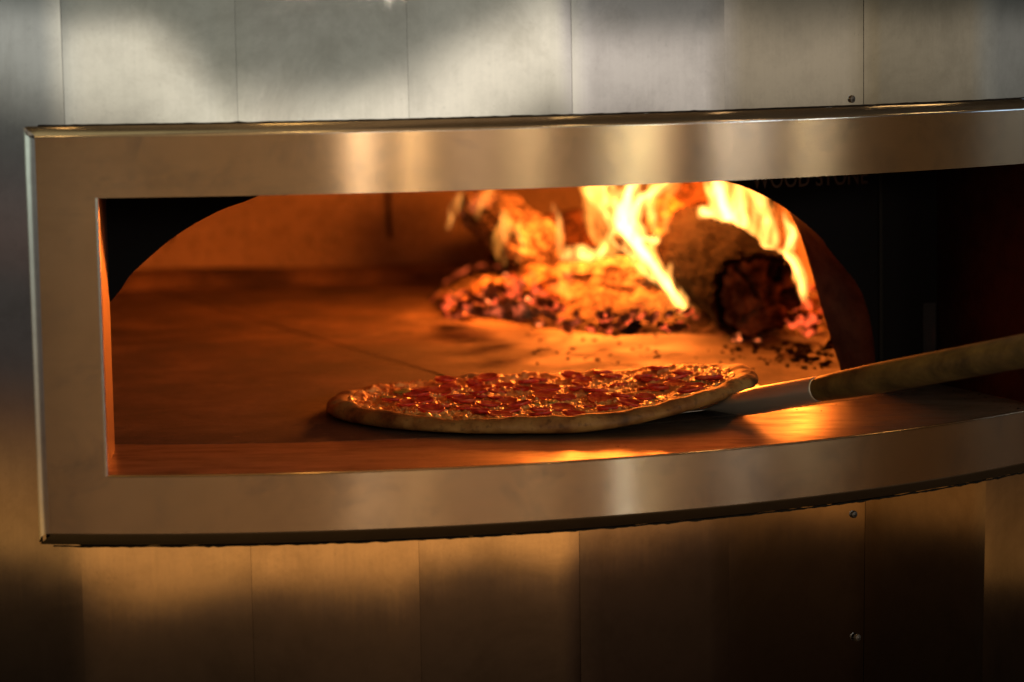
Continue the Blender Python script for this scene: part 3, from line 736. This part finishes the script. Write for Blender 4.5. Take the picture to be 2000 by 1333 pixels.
coal(1235, 640, .009, M_CRUMB, 'largest black charcoal lump on the hearth between heap and big log', 'single coals')
coal(1437, 662, .0065, M_COALHOT, 'left of two pink glowing coals under the big log end', 'single coals')
coal(1477, 663, .005, M_COALHOT, 'right of two pink glowing coals under the big log end', 'single coals')
coal(1053, 630, .006, M_COALHOT, 'small lone coal lying just in front of the ember heap', 'single coals')
LB = [('red glowing coal on the left half of the ember heap', 'red coals of the left heap', (870, 1085), (530, 615), M_COAL, 44, (.006, .013)),
      ('grey ashy coal on the left half of the ember heap', 'ashy coals of the left heap', (890, 1085), (520, 620), M_COALASH, 34, (.006, .015)),
      ('bright orange coal on the left half of the ember heap', 'bright coals of the left heap', (880, 1090), (525, 620), M_COALHOT, 18, (.005, .009)),
      ('ashy coal at the foot of the ash covered log', 'coals before the ash covered log', (1090, 1330), (605, 642), M_COALASH, 16, (.004, .009)),
      ('red coal at the foot of the ash covered log', 'red coals before the ash covered log', (1090, 1360), (605, 642), M_COAL, 14, (.004, .007)),
      ('glowing coal between the big log and the right side of the oven', 'coals right of the big log', (1545, 1610), (560, 645), M_COAL, 16, (.006, .012))]
for lab, grp, (xa, xb), (ya, yb), mt, n, (ra, rb) in LB:
    for k in range(n):
        x = rnd.uniform(xa, xb); y = rnd.uniform(ya, yb)
        if x < 1000 and y < 590 - (x - 860) * .45: y = rnd.uniform(575, 612)
        coal(x, y, rnd.uniform(ra, rb), mt, lab, grp)

# ================================================================== FLAMES (closed tapering tongues of glowing gas)
def flame(pts, material, label, D0=3.5, flat=.6, seed=0, name='flame'):
    # pts: (x, y, half width in px of the photograph, depth)
    P = [(px(x, y, D), w * D / FPX) for x, y, w, D in pts]
    Q = spl([(p_.x, p_.y, p_.z, r) for p_, r in P], 7); nr = 18; vs = []; fs = []
    base = Vector(Q[0][:3]); n_ = len(Q)
    for i, q in enumerate(Q):
        p_ = Vector(q[:3]); a = Vector(Q[max(0, i - 1)][:3]); b_ = Vector(Q[min(n_ - 1, i + 1)][:3]); d = (b_ - a).normalized()
        vw = Vector((.1, 1, -.1)); s1 = d.cross(vw).normalized(); s2 = s1.cross(d).normalized(); t = i / (n_ - 1)
        r = max(.0004, q[3])
        for j in range(nr):
            an = 2 * math.pi * j / nr
            w = 1 + .30 * noise.noise(Vector((math.cos(an) * 1.3 + seed, math.sin(an) * 1.3, t * 5 + seed))) + .16 * noise.noise(Vector((math.cos(an) * 3 + seed, math.sin(an) * 3, t * 13)))
            vs.append(p_ - base + (s1 * math.cos(an) + s2 * math.sin(an) * flat) * r * w)
    for i in range(n_ - 1):
        for j in range(nr): fs.append((i * nr + j, i * nr + (j + 1) % nr, (i + 1) * nr + (j + 1) % nr, (i + 1) * nr + j))
    fs.append(tuple(range(nr))); fs.append(tuple((n_ - 1) * nr + j for j in range(nr))[::-1])
    o = new_mesh(name, vs, fs, material); fix_normals(o); o.location = base
    tag(o, label, 'flame', 'flames of the wood fire'); return o
Hh_, Mm, Ss = M_FL_HOT, M_FL_MID, M_FL_SOFT
FL = [
 # the tall white flame in the middle
 ([(1352, 618, 4, 3.42), (1330, 590, 11, 3.43), (1300, 552, 15, 3.45), (1268, 512, 18, 3.47), (1238, 476, 24, 3.49), (1222, 430, 24, 3.50), (1220, 385, 20, 3.5), (1240, 345, 18, 3.5), (1250, 300, 12, 3.5), (1255, 255, 2, 3.5)], Hh_, .7, 'tall white hot flame winding up from the left side of the big log'),
 ([(1222, 470, 5, 3.50), (1232, 430, 16, 3.50), (1250, 395, 16, 3.5), (1275, 370, 13, 3.5), (1305, 345, 11, 3.5), (1330, 310, 3, 3.5)], Hh_, .6, 'white flame branch forking right off the tall middle flame'),
 ([(1352, 625, 2, 3.40), (1336, 612, 5, 3.41), (1318, 588, 6, 3.42), (1308, 560, 7, 3.43), (1300, 530, 3, 3.44)], Hh_, .7, 'thin white tongue along the foot of the tall middle flame'),
 ([(1300, 560, 2, 3.46), (1312, 530, 9, 3.46), (1316, 505, 3, 3.46)], Mm, .7, 'short yellow spur right of the foot of the tall flame'),
 ([(1240, 470, 3, 3.52), (1262, 466, 9, 3.52), (1280, 470, 8, 3.52), (1284, 462, 2, 3.52)], Hh_, .7, 'small curled flame knob right of the tall middle flame'),
 ([(1215, 520, 4, 3.62), (1190, 470, 22, 3.62), (1175, 420, 34, 3.62), (1165, 380, 30, 3.62), (1160, 340, 24, 3.62), (1160, 290, 4, 3.62)], Ss, .9, 'broad soft yellow flame left of the tall white one'),
 ([(1230, 470, 3, 3.60), (1205, 440, 15, 3.60), (1185, 400, 18, 3.6), (1160, 372, 20, 3.6), (1175, 330, 10, 3.6)], Mm, .5, 'yellow flame leaning left beside the tall white one'),
 ([(1300, 520, 4, 3.58), (1290, 460, 26, 3.58), (1290, 400, 32, 3.58), (1300, 345, 26, 3.58), (1310, 300, 4, 3.58)], Ss, .8, 'thin orange veil of fire between the tall flame and the logs'),
 # the low flame on the ash log
 ([(1095, 506, 4, 3.66), (1112, 500, 12, 3.66), (1135, 492, 15, 3.66), (1158, 500, 11, 3.66), (1176, 488, 9, 3.66), (1178, 474, 3, 3.66)], Mm, .7, 'low bright flame lying on top of the ash covered log'),
 ([(1095, 506, 5, 3.68), (1125, 500, 8, 3.68), (1160, 503, 6, 3.68), (1180, 490, 6, 3.68), (1186, 470, 4, 3.68), (1196, 440, 2, 3.68)], Mm, .7, 'thin curl of flame rising right of the low one'),
 ([(1094, 505, 4, 3.72), (1092, 460, 9, 3.72), (1086, 425, 9, 3.72), (1080, 398, 2, 3.72)], Mm, .5, 'slim upright orange flame above the middle of the logs'),
 ([(1040, 480, 3, 3.82), (1030, 440, 10, 3.82), (1040, 420, 3, 3.82)], Ss, .7, 'faint short flame over the leaning log'),
 ([(985, 520, 4, 3.72), (975, 480, 12, 3.74), (990, 440, 12, 3.76), (980, 410, 3, 3.78)], Ss, .7, 'faint orange flame over the red coals of the left heap'),
 ([(1010, 515, 3, 3.70), (1020, 480, 9, 3.72), (1012, 450, 6, 3.74), (1020, 425, 2, 3.76)], Ss, .7, 'small dim flame between the heap and the leaning log'),
 ([(930, 430, 4, 3.88), (940, 400, 14, 3.88), (955, 370, 12, 3.88), (950, 330, 3, 3.88)], Ss, .6, 'dim orange flame around the pale tip of the leftmost log'),
 # far left wisp
 ([(872, 448, 3, 3.9), (880, 428, 8, 3.9), (892, 405, 8, 3.9), (900, 378, 6, 3.9), (904, 340, 2, 3.9)], Mm, .35, 'thin wisp of flame farthest left beside the pale log tip'),
 # flames streaming over the big log to the right
 ([(1560, 600, 2, 3.36), (1566, 570, 9, 3.36), (1560, 535, 11, 3.38), (1540, 505, 13, 3.40), (1500, 492, 12, 3.42), (1465, 478, 14, 3.45), (1435, 455, 17, 3.48), (1418, 425, 22, 3.5), (1405, 385, 20, 3.52), (1392, 350, 14, 3.54), (1385, 300, 3, 3.55)], Hh_, .6, 'bright flame streaming over the top of the big log'),
 ([(1475, 490, 3, 3.44), (1460, 455, 15, 3.46), (1440, 420, 18, 3.48), (1440, 380, 14, 3.5), (1430, 340, 8, 3.5), (1425, 300, 2, 3.5)], Mm, .7, 'yellow flame rising above the big log just behind the bright one'),
 ([(1505, 500, 3, 3.44), (1500, 470, 17, 3.45), (1505, 440, 15, 3.46), (1490, 410, 13, 3.48), (1485, 375, 9, 3.5), (1470, 340, 2, 3.5)], Mm, .6, 'tall yellow flame over the middle of the big log'),
 ([(1530, 505, 3, 3.40), (1545, 480, 13, 3.40), (1545, 455, 13, 3.41), (1538, 435, 6, 3.42), (1530, 415, 2, 3.43)], Hh_, .6, 'pointed white flame at the right end over the big log'),
 ([(1575, 600, 2, 3.38), (1572, 560, 8, 3.38), (1562, 530, 7, 3.38), (1552, 505, 2, 3.38)], Mm, .6, 'narrow flame licking down the right side of the big log'),
 ([(1420, 445, 4, 3.48), (1395, 424, 9, 3.49), (1375, 415, 11, 3.49), (1366, 405, 4, 3.49)], Hh_, .7, 'small bright flame hooking left off the top of the big log'),
 ([(1560, 520, 2, 3.36), (1520, 506, 5, 3.36), (1490, 502, 6, 3.37), (1462, 492, 4, 3.38), (1440, 480, 2, 3.4)], Mm, .7, 'thin line of fire along the upper edge of the big log'),
 ([(1400, 460, 3, 3.5), (1412, 430, 9, 3.5), (1402, 400, 2, 3.5)], Ss, .7, 'short orange flame under the hooked one'),
 ([(1470, 500, 5, 3.56), (1480, 450, 34, 3.56), (1465, 400, 40, 3.58), (1440, 350, 34, 3.6), (1430, 300, 4, 3.6)], Ss, .7, 'wide orange veil of fire behind the flames over the big log'),
]
def wobble(pts, amp, sd, wk):
    out = []
    for i, (x, y, w, D) in enumerate(pts):
        e_ = amp * w; out.append((x + e_ * noise.noise(Vector((i * .9, sd, 1))), y + e_ * .5 * noise.noise(Vector((i * .9, sd, 5))), max(.6, w * wk * (1 + .5 * noise.noise(Vector((i * 1.3, sd, 9))))), D))
    return out
for k, (pts, mt, fl, lab) in enumerate(FL):
    sd = k * 3.7 + 1
    if mt is M_FL_HOT:
        root = flame(wobble(pts, .5, sd, 1.15), M_FL_MID, lab, flat=fl, seed=sd)
        kids = [flame(wobble(pts[:-1] + [(*pts[-1][:2], .5, pts[-1][3])], .7, sd + 2, .52), M_FL_HOT, lab, flat=fl, seed=sd + 4, name='flame_core'),
                flame(wobble(pts[1:], 2.2, sd + 5, .20), M_FL_HOT, lab, flat=.8, seed=sd + 7, name='flame_strand')]
    else:
        root = flame(wobble(pts, .5, sd, 1.1), mt, lab, flat=fl, seed=sd)
        kids = [flame(wobble(pts, 2.0, sd + 5, .26), M_FL_MID, lab, flat=.8, seed=sd + 7, name='flame_strand')]
    if mt is not M_FL_SOFT: kids.append(flame(wobble(pts, 3.2, sd + 11, .12), M_FL_HOT, lab, flat=.9, seed=sd + 13, name='flame_strand'))
    for c_ in kids:
        for key in ('label', 'category', 'group'):
            if key in c_: del c_[key]
        c_.location = c_.location - root.location; c_.parent = root
# the light the fire gives
FC = (1, .19, .018)
for p_, e, s_ in ((px(1150, 330, 3.62), 13, .04), (px(1285, 325, 3.60), 13, .05), (px(1410, 350, 3.74), 7, .05), (px(1560, 500, 3.34), 1.6, .02), (px(1040, 430, 3.72), 1.6, .03), (px(1215, 480, 3.52), 1.6, .03)):
    lamp('fire_light', 'POINT', p_, e * 1.25, FC, s_)

# ================================================================== PIZZA
PZ = Vector((.029, 2.715, 0)); PA, PB = .2165, .187
def bend(u_, v_):
    def sm(a, b_, x): t = max(0, min(1, (x - a) / (b_ - a))); return t * t * (3 - 2 * t)
    return .0005 + .020 * sm(.08, 1.02, u_) + .002 * sm(-.2, -.9, v_) * 0
pizza = empty('pizza', PZ); tag(pizza, 'pepperoni pizza with browned crust sliding off the peel at the oven mouth', 'pizza')
def edge_r(a): return 1 + .022 * noise.noise(Vector((math.cos(a) * 1.5, math.sin(a) * 1.5, 3))) + .012 * noise.noise(Vector((math.cos(a) * 5, math.sin(a) * 5, 8)))
def pz_pt(a, f_, z):
    x = math.cos(a) * f_; y = math.sin(a) * f_; return Vector((x * PA, y * PB, z + bend(x, y)))
# crust: a swollen rim closed underneath
NA = 360; sec = []
for k in range(29):                      # cross-section from the inner top edge round to the bottom centre
    sec.append(k)
vs = []; fs = []; ring_prof = [(.845, .0045), (.862, .0075), (.878, .0125), (.895, .0165), (.915, .0192), (.938, .0198), (.958, .0190), (.975, .0168), (.988, .0135), (.995, .0098), (.994, .0062), (.984, .0030), (.965, .0010), (.93, .0004), (.80, .0002), (.4, .0002), (.001, .0002)]
ring_prof = spl(ring_prof, 3)
for i in range(NA):
    a = 2 * math.pi * i / NA; er = edge_r(a)
    puff = 1 + .34 * noise.noise(Vector((math.cos(a) * 2.3, math.sin(a) * 2.3, 11))) + .16 * noise.noise(Vector((math.cos(a) * 7, math.sin(a) * 7, 1)))
    bub = math.exp(-((a - 2.9) / .10) ** 2) * .25 + math.exp(-((a - 1.95) / .07) ** 2) * .40 + math.exp(-((a - 3.5) / .12) ** 2) * .3
    bub += -.28 * math.exp(-((a - 3.28) / .05) ** 2)
    for k, (f_, z) in enumerate(ring_prof):
        f2 = 1 - (1 - f_) * (1.0 + .18 * noise.noise(Vector((math.cos(a) * 4, math.sin(a) * 4, 5)))) if f_ > .8 else f_
        zz = z * (puff + bub) * (.72 - .16 * max(0, math.sin(a))) if z > .002 else z
        v = pz_pt(a, f2 * er, zz)
        if z > .002:
            q_ = Vector((v.x * 55, v.y * 55, v.z * 55)); v += Vector((math.cos(a), math.sin(a), .8)) * (.0011 * noise.noise(q_) + .0005 * noise.noise(q_ * 2.7) - .0012 * max(0, noise.noise(Vector((v.x * 34, v.y * 34, 9))) - .25))
        vs.append(v)
m_ = len(ring_prof)
for i in range(NA):
    for k in range(m_ - 1): fs.append((i * m_ + k, i * m_ + k + 1, ((i + 1) % NA) * m_ + k + 1, ((i + 1) % NA) * m_ + k))
crust = new_mesh('crust', vs, fs, M_CRUST, pizza); fix_normals(crust)
# cheese
pep = []
rnd = random.Random(21)
tries = 0
while len(pep) < 66 and tries < 6000:
    tries += 1
    a = rnd.uniform(0, 2 * math.pi); f_ = math.sqrt(rnd.random()) * .82; x, y = math.cos(a) * f_, math.sin(a) * f_
    if all(math.hypot((x - q[0]) * PA, (y - q[1]) * PB) > .0215 for q in pep): pep.append((x, y, rnd.uniform(.0095, .0140), rnd.uniform(0, 6)))
def cheese_h(x, y, fr_):
    X, Y = x * PA, y * PB
    h = .0094 + .0024 * noise.noise(Vector((X * 38, Y * 38, 2))) + .0036 * abs(noise.noise(Vector((X * 85, Y * 85, 5)))) + .0024 * noise.noise(Vector((X * 210, Y * 210, 1))) + 0.0013 * noise.noise(Vector((X * 400, Y * 430, 6)))
    for (qx, qy, r, _) in pep:
        d = math.hypot((x - qx) * PA, (y - qy) * PB)
        if d < r * 1.5: h += .0016 * math.exp(-(d - r) ** 2 / (.0022 ** 2)) - .0006 * (d < r * .8)
    h += .0045 * max(0, (fr_ - .80) / .1) ** 2
    return max(.003, h)
vs = []; fs = []; NR_, NA2 = 120, 520
for i in range(NR_ + 1):
    f_ = .895 * i / NR_
    for j in range(NA2):
        a = 2 * math.pi * j / NA2; ff = f_ * edge_r(a) * (1 + (.025 * noise.noise(Vector((math.cos(a) * 9, math.sin(a) * 9, 2))) if i > NR_ - 6 else 0))
        x, y = math.cos(a) * ff, math.sin(a) * ff; vs.append(Vector((x * PA, y * PB, cheese_h(x, y, ff) + bend(x, y) - (.006 if i == NR_ else 0))))
for i in range(NR_):
    for j in range(NA2): fs.append((i * NA2 + j, i * NA2 + (j + 1) % NA2, (i + 1) * NA2 + (j + 1) % NA2, (i + 1) * NA2 + j))
cheese = new_mesh('melted_cheese', vs, fs, M_CHEESE, pizza); fix_normals(cheese)
# pepperoni: cupped slices, tilted
for k, (x, y, r, s_) in enumerate(pep):
    vs = []; fs = []; nr = 28; prof_ = [(0, .0012), (.4, .0014), (.75, .0019), (.92, .0031), (1.0, .0038), (1.03, .0030), (1.0, .0012), (.8, -.0002), (.0, -.0006)]
    cup = rnd.uniform(.1, .8); stretch = rnd.uniform(.85, 1.15)
    for (f_, z) in prof_:
        for j in range(nr):
            a = 2 * math.pi * j / nr; w = 1 + .10 * noise.noise(Vector((math.cos(a) * 1.5 + k, math.sin(a) * 1.5, 3)))
            ru = 1 + .7 * noise.noise(Vector((math.cos(a) * 1.8, math.sin(a) * 1.8, k * 2.1)))
            rr = r * max(f_, .001) * w
            vs.append(Vector((math.cos(a) * rr * stretch, math.sin(a) * rr / stretch, .62 * z * (1 + (cup * ru) * (f_ > .8)) + .0005 * noise.noise(Vector((math.cos(a) * f_ * 4, math.sin(a) * f_ * 4, k))))))
    n_ = len(prof_)
    for i in range(n_ - 1):
        for j in range(nr): fs.append((i * nr + j, i * nr + (j + 1) % nr, (i + 1) * nr + (j + 1) % nr, (i + 1) * nr + j))
    o = new_mesh('pepperoni_slice', vs, fs, M_PEP, pizza); fix_normals(o)
    o.location = (x * PA, y * PB, cheese_h(x, y, 0) + bend(x, y) + .0024); sl = (bend(x + .05, y) - bend(x - .05, y)) / (.1 * PA)
    o.rotation_euler = (rnd.uniform(-.16, .16), rnd.uniform(-.16, .16) - math.atan(sl), s_)
# a few strips of green pepper and shreds of cheese
for k in range(9):
    a = rnd.uniform(0, 6.28); f_ = rnd.uniform(.1, .78); x, y = math.cos(a) * f_, math.sin(a) * f_
    V = []; F = []; rock(V, F, Vector((0, 0, 0)), rnd.uniform(.006, .009), 900 + k, .3, 12, 8); o = new_mesh('green_pepper_piece', V, F, M_ONION, pizza); fix_normals(o); o.location = (x * PA, y * PB, cheese_h(x, y, 0) + bend(x, y) + .0008); o.rotation_euler.z = rnd.uniform(0, 3)
V = []; F = []
for k in range(900):
    a = rnd.uniform(0, 6.283); f_ = math.sqrt(rnd.random()) * .84; x, y = math.cos(a) * f_, math.sin(a) * f_
    if any(math.hypot((x - q[0]) * PA, (y - q[1]) * PB) < q[2] * .9 for q in pep): continue
    c_ = Vector((x * PA, y * PB, cheese_h(x, y, 0) + bend(x, y) + rnd.uniform(-.0002, .0009))); dr = rnd.uniform(0, 6.28); ln = rnd.uniform(.0015, .0065); r = rnd.uniform(.0006, .0013)
    dv = Vector((math.cos(dr), math.sin(dr), rnd.uniform(-.15, .25))) * ln; k0 = len(V); s1 = dv.cross(Vector((0, 0, 1))).normalized(); s2 = s1.cross(dv).normalized()
    for i, (t, q_) in enumerate(((-.5, .25), (-.42, .8), (0, 1), (.42, .8), (.5, .25))):
        for j in range(6):
            an = j * math.pi / 3; V.append(c_ + dv * t + Vector((0, 0, .0008 * (1 - 4 * t * t))) + (s1 * math.cos(an) + s2 * math.sin(an)) * r * q_)
    for i in range(4):
        for j in range(6): F.append((k0 + i * 6 + j, k0 + i * 6 + (j + 1) % 6, k0 + (i + 1) * 6 + (j + 1) % 6, k0 + (i + 1) * 6 + j))
    F.append(tuple(k0 + j for j in range(6))[::-1]); F.append(tuple(k0 + 24 + j for j in range(6)))
shr = new_mesh('cheese_shreds', V, F, M_CHEESE, pizza); fix_normals(shr); shr['kind'] = 'stuff'

# ================================================================== PEEL
J = px(1402, 797, 2.64)                  # where socket meets blade
Hd = px(2010, 684, 2.30)
ax = (Hd - J).normalized()
peel = empty('pizza_peel', J); tag(peel, 'pizza peel with thin metal blade under the pizza and a worn wooden handle', 'pizza peel')
def lathe(prof, d, flat=None, n=40):     # prof: (distance along d, radius, height scale)
    s1 = d.cross(Vector((0, 0, 1))).normalized(); s2 = s1.cross(d).normalized(); vs = []; fs = []
    for (t, r, hs_) in prof:
        for j in range(n): an = 2 * math.pi * j / n; vs.append(d * t + s1 * math.cos(an) * r + s2 * math.sin(an) * r * hs_)
    m2 = len(prof)
    for i in range(m2 - 1):
        for j in range(n): fs.append((i * n + j, i * n + (j + 1) % n, (i + 1) * n + (j + 1) % n, (i + 1) * n + j))
    fs.append(tuple(range(n))); fs.append(tuple((m2 - 1) * n + j for j in range(n))[::-1]); return vs, fs
Pf = px(1600, 756, 0); 
# distance from J to the ferrule's end: solve along the axis for px x=1600
def proj_x(v):
    w = v - Vector((0, 0, CAMH)); return 1000 + FPX * w.dot(RT) / w.dot(FW)
lo_, hi_ = 0, .5
for _ in range(40):
    mid = (lo_ + hi_) / 2
    if proj_x(J + ax * mid) < 1600: lo_ = mid
    else: hi_ = mid
FE = lo_
v_, f_ = lathe([(-.004, .0175, .10), (.012, .0172, .30), (.03, .0158, .62), (.05, .0140, .9), (.07, .0130, 1), (FE - .002, .0120, 1), (FE, .0117, 1)], ax)
o = new_mesh('ferrule', v_, f_, M_FERRULE, peel); fix_normals(o)
v_, f_ = lathe([(FE - .012, .0108, 1), (FE + .0012, .0112, 1), (FE + .004, .0118, 1), (FE + .03, .0128, 1), (FE + .08, .0140, 1), (.35, .0142, 1), (.6, .0152, 1), (.9, .015, 1), (.91, .010, 1)], ax)
o = new_mesh('handle', v_, f_, M_HANDLE, peel); fix_normals(o)
# blade: a thin plate following the sagging pizza
dh = Vector((ax.x, ax.y, 0)).normalized(); sd = Vector((-dh.y, dh.x, 0)); vs = []; fs = []
NB = 24; rows = []
Lb = .30
for i in range(NB + 1):
    s_ = i / NB; wd = interp([(0, .020), (.03, .030), (.10, .085), (.22, .125), (.4, .14), (.85, .14), (.95, .12), (1, .09)], s_)
    row = []
    for j in range(13):
        t = (j / 6 - 1); p_ = -dh * (s_ * Lb) + sd * wd * t
        w = J + p_; u_ = (w.x - PZ.x) / PA; z = min(interp([(0, J.z), (.12, J.z - .006), (.35, .010), (1, .002)], s_), max(.0006, bend(u_, 0) - .0012) + .004 * (s_ < .12))
        row.append(Vector((p_.x, p_.y, z - J.z)))
    rows.append(row)
g = MB(); g.grid(rows); o = new_mesh('blade', g.v, g.f, M_BLADE, peel)
md = o.modifiers.new('thickness', 'SOLIDIFY'); md.thickness = .0012; md.offset = -1
